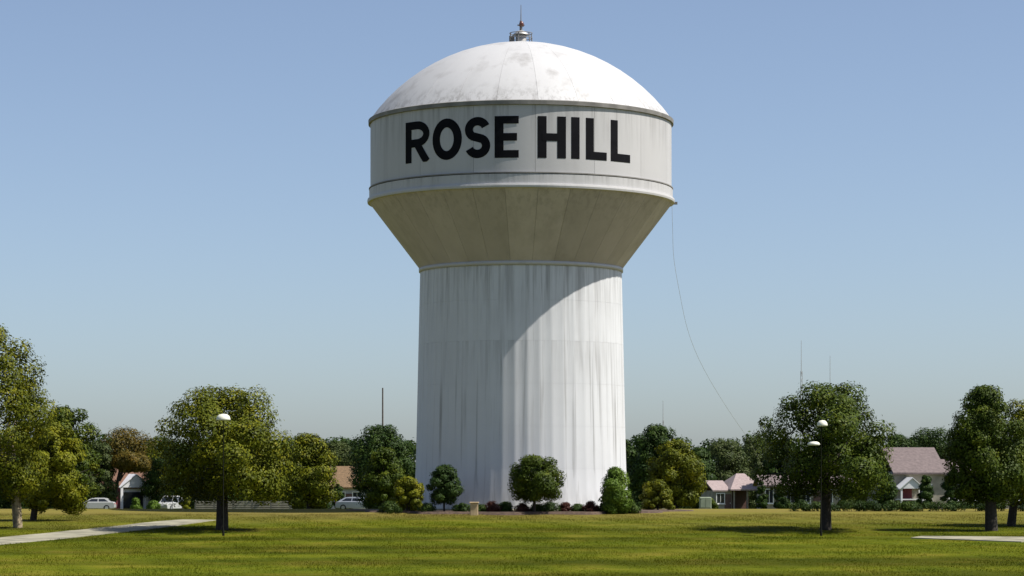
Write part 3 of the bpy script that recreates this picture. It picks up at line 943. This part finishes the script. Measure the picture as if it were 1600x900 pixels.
def gable_roof(parent, x0, x1, y0, y1, ze, zr, mat, along='x', ov=0.45, th=0.16):
    """pitched roof; the ridge runs along x or y"""
    m = MB()
    if along == 'x':
        ym = (y0 + y1) / 2
        for s_, ye in ((-1, y0 - ov), (1, y1 + ov)):
            sl = (zr - ze) / (ym - y0)
            zo = ze - sl * ov
            q = [(x0 - ov, ye, zo), (x1 + ov, ye, zo), (x1 + ov, ym, zr), (x0 - ov, ym, zr)]
            m.add(q + [(a, b, c + th) for a, b, c in q], [(0, 1, 2, 3), (7, 6, 5, 4), (0, 4, 5, 1), (1, 5, 6, 2), (3, 2, 6, 7), (0, 3, 7, 4)])
    else:
        xm = (x0 + x1) / 2
        for s_, xe in ((-1, x0 - ov), (1, x1 + ov)):
            sl = (zr - ze) / (xm - x0)
            zo = ze - sl * ov
            q = [(xe, y0 - ov, zo), (xe, y1 + ov, zo), (xm, y1 + ov, zr), (xm, y0 - ov, zr)]
            m.add(q + [(a, b, c + th) for a, b, c in q], [(0, 1, 2, 3), (7, 6, 5, 4), (0, 4, 5, 1), (1, 5, 6, 2), (3, 2, 6, 7), (0, 3, 7, 4)])
    r_ = m.build('roof', mat, parent)
    return r_

def gable_end(parent, x0, x1, yf, ze, zr, mat, th=0.12):
    xm = (x0 + x1) / 2
    m = MB()
    q = [(x0, yf, ze), (x1, yf, ze), (xm, yf, zr - 0.02)]
    m.add(q + [(a, b + th, c) for a, b, c in q], [(0, 1, 2), (5, 4, 3), (0, 3, 4, 1), (1, 4, 5, 2), (2, 5, 3, 0)])
    return m.build('gable', mat, parent)

def hip_roof(parent, x0, x1, y0, y1, ze, zr, mat, ov=0.5):
    ym = (y0 + y1) / 2
    h = (y1 - y0) / 2
    a, b, c, d_ = (x0 - ov, y0 - ov), (x1 + ov, y0 - ov), (x1 + ov, y1 + ov), (x0 - ov, y1 + ov)
    r0, r1 = (x0 + h * 0.42, ym), (x1 - h * 0.30, ym)
    if r1[0] < r0[0]: r0 = r1 = ((x0 + x1) / 2, ym)
    vs = [(*a, ze), (*b, ze), (*c, ze), (*d_, ze), (*a, ze + .15), (*b, ze + .15), (*c, ze + .15), (*d_, ze + .15), (*r0, zr), (*r1, zr)]
    m = MB().add(vs, [(3, 2, 1, 0), (0, 1, 5, 4), (1, 2, 6, 5), (2, 3, 7, 6), (3, 0, 4, 7), (4, 5, 9, 8), (5, 6, 9), (6, 7, 8, 9), (7, 4, 8)])
    return m.build('roof', mat, parent)

def door(parent, x, z, w_, h_, yf, mat):
    d_ = MB().box(x - w_ / 2, x + w_ / 2, yf - 0.05, yf + 0.04, z, z + h_).build('door', mat, parent)
    MB().box(x + w_ / 2 - 0.16, x + w_ / 2 - 0.09, yf - 0.12, yf - 0.051, z + 0.95, z + 1.05).build('handle', M['hub'], d_)

# white gabled house, left
d = 300
h = tag(empty('gabled_house', (WX(200, d), d, gz(d)), 0.45), 'small white gabled house with dark porch and russet roof, far left', 'house')
MB().box(-2.6, 3.0, 0.6, 8, -.3, 2.75).build('wall', M['white_wall'], h)
gable_end(h, 0.0 - 0.9, 3.0, 0.0 + 0.1, 2.75, 4.2, M['white_wall'])
gable_roof(h, -2.7, 3.1, 0.7, 7.9, 2.80, 4.9, M['roof_red'], 'x', 0.35)
pr = gable_roof(h, -0.9, 3.0, 0.1, 3.4, 2.78, 4.25, M['white_wall'], 'y', 0.12, 0.1)
pr['label'] = 'white boarded porch roof'
pr.name = 'porch_roof'
MB().box(2.2, 2.95, 0.12, 0.58, -.2, 2.74).build('porch_post', M['white_wall'], h)
MB().box(-0.85, -0.55, 0.12, 0.42, -.2, 2.74).build('porch_post', M['white_wall'], h)
MB().box(-1.9, -0.5, 0.35, 0.595, -.2, 2.7).build('maroon_panel', M['maroon_wall'], h)
MB().box(-0.45, 2.0, 0.5, 0.597, -.2, 2.2).build('porch_shade_slab', M['glass'], h)  # solid dark slab painted in for the shade inside the porch
window(h, -2.25, 1.0, 0.4, 1.2, 0.6)
MB().box(-2.0, -1.5, 4.9, 5.4, 3.9, 5.5).build('chimney', M['roof_red'], h)

# orange-roofed house
d = 310
h = tag(empty('bungalow', (WX(540, d), d, gz(d))), 'grey house with orange-brown roof left of the dark evergreen', 'house')
MB().box(-3.4, 2.6, 0, 7, -.3, 3.0).build('wall', M['grey_wall'], h)
gable_roof(h, -3.4, 2.6, 0, 7, 3.05, 5.3, M['roof_orange'], 'x', 0.5)
for x in (-2.4, -0.6, 1.4): window(h, x, 1.05, 1.0, 1.2, 0.0)
door(h, 0.42, 0, 0.9, 2.1, 0.0, M['door'])

# pink-roofed house with carport
d = 300
h = tag(empty('carport_house', (WX(1158, d), d, gz(d)), 0.2), 'cream house with pale pink hip roof over a dark carport', 'house')
MB().box(-2.9, -0.9, 0.8, 7, -.3, 2.35).build('wall', M['cream_wall'], h)
MB().box(-0.85, 2.4, 5.0, 7, -.3, 2.35).build('carport_back_wall', M['door'], h)  # dark brown puts the shade inside the carport into the wall colour
for x in (-0.82, 0.8, 2.25): MB().box(x, x + 0.16, 0.35, 0.55, -.3, 2.35).build('carport_post', M['cream_wall'], h)
hip_roof(h, -0.95, 2.5, 0.2, 7, 2.4, 4.4, M['roof_pink'], 0.4)
lr = gable_roof(h, -3.0, -1.4, 0.9, 7, 2.38, 3.4, M['roof_pink'], 'x', 0.3)
lr.name = 'side_roof'
window(h, -2.3, 0.9, 0.9, 1.1, 0.8)
door(h, -1.4, -.1, 0.8, 2.05, 0.8, M['door'])

# long low cream building
d = 262
h = tag(empty('low_building', (WX(1255, d), d, gz(d))), 'long low cream building seen between trunks under the right lawn tree', 'building')
MB().box(-4.2, 5.2, 0, 6, -.3, 2.55).build('wall', M['cream_wall'], h)
gable_roof(h, -4.2, 5.2, 0, 6, 2.58, 3.5, M['roof_mauve'], 'x', 0.4)
for x in (-3.5, -1.3, 0.3, 2.6, 4.2): window(h, x, 0.8, 0.75, 1.35, 0.0)
for x in (-2.4, 1.45): door(h, x, -.05, 0.8, 2.1, 0.0, M['door'])

# mauve-roofed house
d = 222
h = tag(empty('ranch_house', (WX(1470, d), d, gz(d)), 0.14), 'long tan house with mauve gable roof and white gabled porch', 'house')
MB().box(-4.6, 8.8, 0, 7, -.3, 3.15).build('wall', M['cream_wall'], h)
gable_roof(h, -4.0, 0.1, 0.02, 7, 3.35, 5.35, M['roof_mauve'], 'x', 0.4)
MB().box(-3.95, 0.05, 0.03, 6.97, 3.152, 3.36).build('frieze', M['steel'], h)
lr = gable_roof(h, 0.6, 8.8, 0, 7, 3.18, 4.3, M['roof_mauve'], 'x', 0.4)
lr.name = 'wing_roof'
MB().box(-4.1, -2.2, -1.8, -0.02, 0.9, 1.0).build('porch_rail', M['trim'], h)
gable_end(h, -4.2, -2.1, -1.9, 1.9, 2.75, M['white_wall'])
pr = gable_roof(h, -4.2, -2.1, -1.9, -0.05, 1.9, 2.8, M['white_wall'], 'y', 0.1, 0.08)
pr.name = 'porch_roof'
for x in (-4.15, -2.3): MB().box(x, x + .15, -1.85, -1.7, -.3, 1.9).build('porch_post', M['white_wall'], h)
door(h, -3.1, 0, 0.95, 2.1, 0.0, M['maroon_wall'])
for x in (-1.4, 1.3, 3.4, 5.4, 7.6): window(h, x, 0.9, 1.05, 1.3, 0.0)

# board fence, left yard
d = 268
fx0, fx1 = WX(305, d), WX(512, d)
fz = gz(d)
fe = tag(empty('board_fence', (fx0, d, fz)), 'low weathered board fence behind the broad lawn tree', 'fence')
nP = 7
st = (fx1 - fx0) / nP
pm = MB().box(-0.06, 0.06, -0.06, 0.06, -.2, 1.12).mesh('post')
bmh = MB().box(0.07, st - 0.07, -0.02, 0.02, 0, 0.17).mesh('board')
for i in range(nP + 1): link('post', pm, M['fence'], fe, loc=(i * st, 0, 0))
for i in range(nP):
    for k in range(4): link('board', bmh, M['fence'], fe, loc=(i * st, -0.07, 0.12 + k * 0.235))

# ------------------------------------------------------------------ cars
def car(label, px, d, paint, rz, suv=False):
    root = tag(empty('parked_car', (WX(px, d), d, gz(d)), rz), label, 'car', 'cars parked in the yards')
    L, W = (4.7, 1.84)
    hh = 1.75 if suv else 1.45
    low = [(-2.33, .30), (-2.35, .62), (-2.25, .86), (-1.95, .93), (-0.95, .98), (1.55, 1.0), (2.15, .98), (2.32, .80), (2.33, .35), (2.2, .24), (-2.2, .24)]
    top = [(-1.05, .975), (-0.35, hh - .06), (0.0, hh), (1.0, hh), (1.35, hh - .06), (2.0 if not suv else 2.15, .99)]
    def extr(prof, y0, y1, tap=0.0):
        m = MB()
        n = len(prof)
        zmin, zmax = min(z for x, z in prof), max(z for x, z in prof)
        vs = []
        for s_ in (-1, 1):
            for x, z in prof:
                vs.append((x, s_ * (y1 - tap * (z - zmin) / (zmax - zmin)), z))
        fs = [tuple(range(n)), tuple(range(2 * n - 1, n - 1, -1))] + [(i, n + i, n + (i + 1) % n, (i + 1) % n) for i in range(n)]
        return m.add(vs, fs)
    body = extr(low, 0, W / 2).build('body', paint, root)
    bv = body.modifiers.new('bevel', 'BEVEL')
    bv.width = 0.06
    bv.segments = 2
    extr(top, 0, W / 2 - 0.05, 0.22).build('cabin', paint, root)
    for s_ in (-1, 1):
        for (xa, xb, xc, xd) in ((-0.78, -0.26, 0.42, 0.42), (0.52, 0.52, 1.16, 1.62)):
            z0, z1 = 1.03, hh - 0.12
            def yy(z): return s_ * (W / 2 - 0.05 - 0.22 * (z - .975) / (hh - .975) + 0.008)
            MB().add([(xa, yy(z0), z0), (xb, yy(z1), z1), (xc, yy(z1), z1), (xd, yy(z0), z0)], [(0, 1, 2, 3)]).build('side_window', M['glass'], root)
    def slope(xa, za, xb, zb, o):
        return MB().add([(xa - o, -.72, za), (xa - o, .72, za), (xb - o, .60, zb), (xb - o, -.60, zb)], [(0, 1, 2, 3)])
    slope(-0.98, 1.03, -0.42, hh - .11, 0.02).build('windscreen', M['glass'], root)
    slope(top[5][0] - .06, 1.05, 1.40, hh - .12, -0.03).build('rear_window', M['glass'], root)
    wm = MB()
    pts = [(0, -0.11, 0), (0, 0.11, 0)]
    wm.tube(pts, [0.33, 0.33], 18)
    wme = wm.mesh('wheel')
    hm = MB().tube([(0, -0.125, 0), (0, 0.125, 0)], [0.20, 0.20], 12).mesh('hubcap')
    for x in (-1.42, 1.42):
        for s_ in (-1, 1):
            wo_ = link('wheel', wme, M['tyre'], root, loc=(x, s_ * (W / 2 - 0.09), 0.33))
            link('hubcap', hm, M['hub'], wo_)
    for s_ in (-1, 1):
        MB().box(-2.36, -2.22, s_ * .68 - .2, s_ * .68 + .2, .66, .80, .02).build('headlight', M['lampwhite'], root)
        MB().box(2.24, 2.345, s_ * .70 - .18, s_ * .70 + .18, .70, .86, .02).build('tail_light', M['tail'], root)
    return root

car('white car parked side-on left of the white gabled house', 148, 286, M['car_white'], 0.05)
car('white car parked left of the broad lawn tree trunk', 266, 296, M['car_white'], 1.2, True)
car('silver car parked before the orange-roofed house', 560, 272, M['car_silver'], math.pi - 0.25)

# ------------------------------------------------------------------ lamps, poles, small things
def lamp(label, px, head, d, heads):
    root = tag(empty('park_lamp', (WX(px, d), d, gz(d))), label, 'lamp', 'park lamps on the lawn')
    hz = WZ(head, d) - gz(d)
    MB().tube([(0, 0, -.1), (0, 0, 0.25), (0, 0, 0.26), (0, 0, hz)], [0.05, 0.05, 0.022, 0.018], 10).build('pole', M['pole'], root)
    for (dx, dz, rad, sq) in heads:
        hd = MB().revolve([(0.02, rad * sq), (rad * .55, rad * sq * .88), (rad * .88, rad * sq * .5), (rad, 0.0), (rad * .96, -0.05), (0.05, -0.06)], 20).build('lamp_head', M['lampwhite'], root, loc=(dx, -0.02, hz + dz))
        MB().tube([(0, 0, hz + dz - 0.03), (dx, 0, hz + dz - 0.02)] if abs(dx) > .05 else [(0, 0, hz + dz - .12), (0, 0, hz + dz - .05)], [0.025, 0.025], 6).build('arm', M['pole'], root)
    return root
lamp('park lamp with one white dome head before the left lawn tree', 349, 655, 108.6, [(0.0, 0.0, 0.31, 0.75)])
lamp('park lamp with two white heads before the right lawn tree', 1283, 664, 108.6, [(0.05, 0.0, 0.23, 0.9), (-0.32, -0.82, 0.27, 0.45)])

def util_pole(label, px, top, d, arms=True):
    root = tag(empty('utility_pole', (WX(px, d), d, gz(d))), label, 'pole', 'poles above the trees')
    zt_ = WZ(top, d) - gz(d)
    MB().tube([(0, 0, -.3), (0, 0, zt_ * .5), (0, 0, zt_)], [0.13, 0.12, 0.09], 8).build('shaft', M['wood'], root)
    if arms:
        MB().box(-0.5, 0.5, -0.06, 0.06, zt_ - 0.85, zt_ - 0.7).build('crossarm', M['wood'], root)
        for x in (-0.42, 0.0, 0.42): MB().tube([(x, 0, zt_ - .7), (x, 0, zt_ - .52)], [0.05, 0.03], 6).build('insulator', M['galv'], root)
    return root
util_pole('utility pole rising above the dark evergreen left of the tower', 598, 606, 330, False)

def radio_mast(label, px, top, d, wdt):
    root = tag(empty('radio_mast', (WX(px, d), d, gz(d))), label, 'mast', 'thin masts above the right trees')
    H = WZ(top, d) - gz(d)
    m = MB()
    for k in range(3):
        a = k * 2.094
        m.tube([(wdt * math.cos(a), wdt * math.sin(a), -.2), (wdt * .6 * math.cos(a), wdt * .6 * math.sin(a), H * .82)], [0.035, 0.03], 5)
    m.build('mast_legs', M['galv'], root)
    b = MB()
    n = int(H * .82 / 0.8)
    for i in range(n):
        for k in range(3):
            a0, a1 = k * 2.094, (k + 1) * 2.094
            f0, f1 = 1 - .4 * i / n, 1 - .4 * (i + 1) / n
            b.tube([(wdt * f0 * math.cos(a0), wdt * f0 * math.sin(a0), H * .82 * i / n), (wdt * f1 * math.cos(a1), wdt * f1 * math.sin(a1), H * .82 * (i + 1) / n)], [0.015, 0.015], 4, False)
    b.build('bracing', M['galv'], root)
    MB().tube([(0, 0, H * .8), (0, 0, H)], [0.04, 0.025], 6).build('antenna', M['galv'], root)
radio_mast('taller thin mast above the left side of the right lawn tree', 1252, 532, 340, 0.22)
radio_mast('shorter thin mast above the middle of the right lawn tree', 1297, 556, 360, 0.16)
radio_mast('thin mast above the dark tree right of the tower', 1036, 626, 350, 0.14)

# tan marker post at the column foot, utility cabinet, small stake
t_ = tag(empty('marker_post', (WX(741, 132.2), 132.2, gz(132.2))), 'tan square marker post at the shaded foot of the column', 'post')
MB().box(-0.2, 0.2, -0.2, 0.2, -.1, 0.62, 0.02).build('shaft', M['tan_post'], t_)
MB().box(-0.25, 0.25, -0.25, 0.25, 0.622, 0.69, 0.015).build('cap', M['tan_post'], t_)
c_ = tag(empty('utility_cabinet', (WX(1102, 175), 175, gz(175))), 'pale green utility cabinet right of the bushy tree', 'cabinet')
MB().box(-0.4, 0.4, -0.3, 0.3, 0.08, 0.85, 0.03).build('cabinet_body', M['utility'], c_)
MB().box(-0.45, 0.45, -0.35, 0.35, -.1, 0.078).build('plinth', M['concrete'], c_)
MB().box(-0.34, -0.02, -0.325, -0.302, 0.14, 0.78).build('cabinet_door', M['utility'], c_)
MB().box(0.02, 0.34, -0.325, -0.302, 0.14, 0.78).build('cabinet_door', M['utility'], c_)

# low clipped hedge along the right-hand yards
rs = np.random.RandomState(77)
hx0, hx1, hd = WX(1235, 138), WX(1660, 138), 138.5
he = tag(empty('low_hedge', (hx0, hd, 0)), 'long low dark hedge along the lawn edge at right', 'hedge')
C = np.stack([rs.uniform(0, hx1 - hx0, 150), rs.uniform(-.25, .25, 150), rs.uniform(0.10, 0.42, 150)], 1)
link('foliage', leaf_mesh(C, rs.uniform(.20, .30, 150), 110, 0.09, rs), M['leaf_dark'], he)
m = MB()
for k in range(24):
    x = (k + .5) * (hx1 - hx0) / 24
    m.tube([(x, 0, -.1), (x + rs.uniform(-.05, .05), 0, .25)], [.02, .012], 5)
m.build('stems', M['bark'], he)['kind'] = 'stuff'

# grass blades over the near lawn
rs = np.random.RandomState(21)
NB = 260000
yy = np.sqrt(rs.uniform(76.0 ** 2, 134.0 ** 2, NB))
xx = rs.uniform(-1, 1, NB) * (0.208 * yy + 2.0)
def seg_dist(px_, py_, pts):
    dmin = np.full(len(px_), 1e9)
    for (ax, ay), (bx, by) in zip(pts[:-1], pts[1:]):
        dx, dy = bx - ax, by - ay
        t = np.clip(((px_ - ax) * dx + (py_ - ay) * dy) / (dx * dx + dy * dy), 0, 1)
        dmin = np.minimum(dmin, np.hypot(px_ - ax - t * dx, py_ - ay - t * dy))
    return dmin
keep = seg_dist(xx, yy, WALK) > 1.4 + 0.12 * np.sin(yy * 2.3 + xx)
for (ax, ay), rw in zip(DRIVE, (0.9, 1.5, 2.3, 2.7, 2.8, 2.8)):
    keep &= ~((np.abs(xx - ax) < 2.6) & (np.abs(yy - ay) < rw))
xx, yy = xx[keep], yy[keep]
n = len(xx)
pat = np.sin(xx * 1.1 + 1.7 * np.sin(yy * 0.31)) + np.sin(yy * 0.55 + 2.1 * np.sin(xx * 0.27)) + np.sin(xx * 2.9 + yy * 0.9)
hh = rs.uniform(0.020, 0.050, n) * np.clip(1 + 0.28 * pat, 0.35, 1.9)
aa = rs.uniform(0, 2 * np.pi, n)
ww = rs.uniform(0.008, 0.016, n)
lx, ly = rs.normal(0, 0.026, n), rs.normal(0, 0.026, n)
V = np.zeros((n, 3, 3), np.float32)
V[:, 0] = np.stack([xx - ww * np.cos(aa), yy - ww * np.sin(aa), -0.02 * (138 - yy) - .005], 1)
V[:, 1] = np.stack([xx + ww * np.cos(aa), yy + ww * np.sin(aa), -0.02 * (138 - yy) - .005], 1)
V[:, 2] = np.stack([xx + lx, yy + ly, hh - 0.02 * (138 - yy)], 1)
me = bpy.data.meshes.new('grass')
me.vertices.add(n * 3)
me.vertices.foreach_set('co', V.ravel())
me.loops.add(n * 3)
me.loops.foreach_set('vertex_index', np.arange(n * 3, dtype=np.int32))
me.polygons.add(n)
me.polygons.foreach_set('loop_start', np.arange(0, n * 3, 3, dtype=np.int32))
me.polygons.foreach_set('loop_total', np.full(n, 3, dtype=np.int32))
me.update()
gr = link('grass', me, M['grass_blade'])
gr['kind'] = 'stuff'
gr['label'] = 'short mown grass blades covering the lawn'
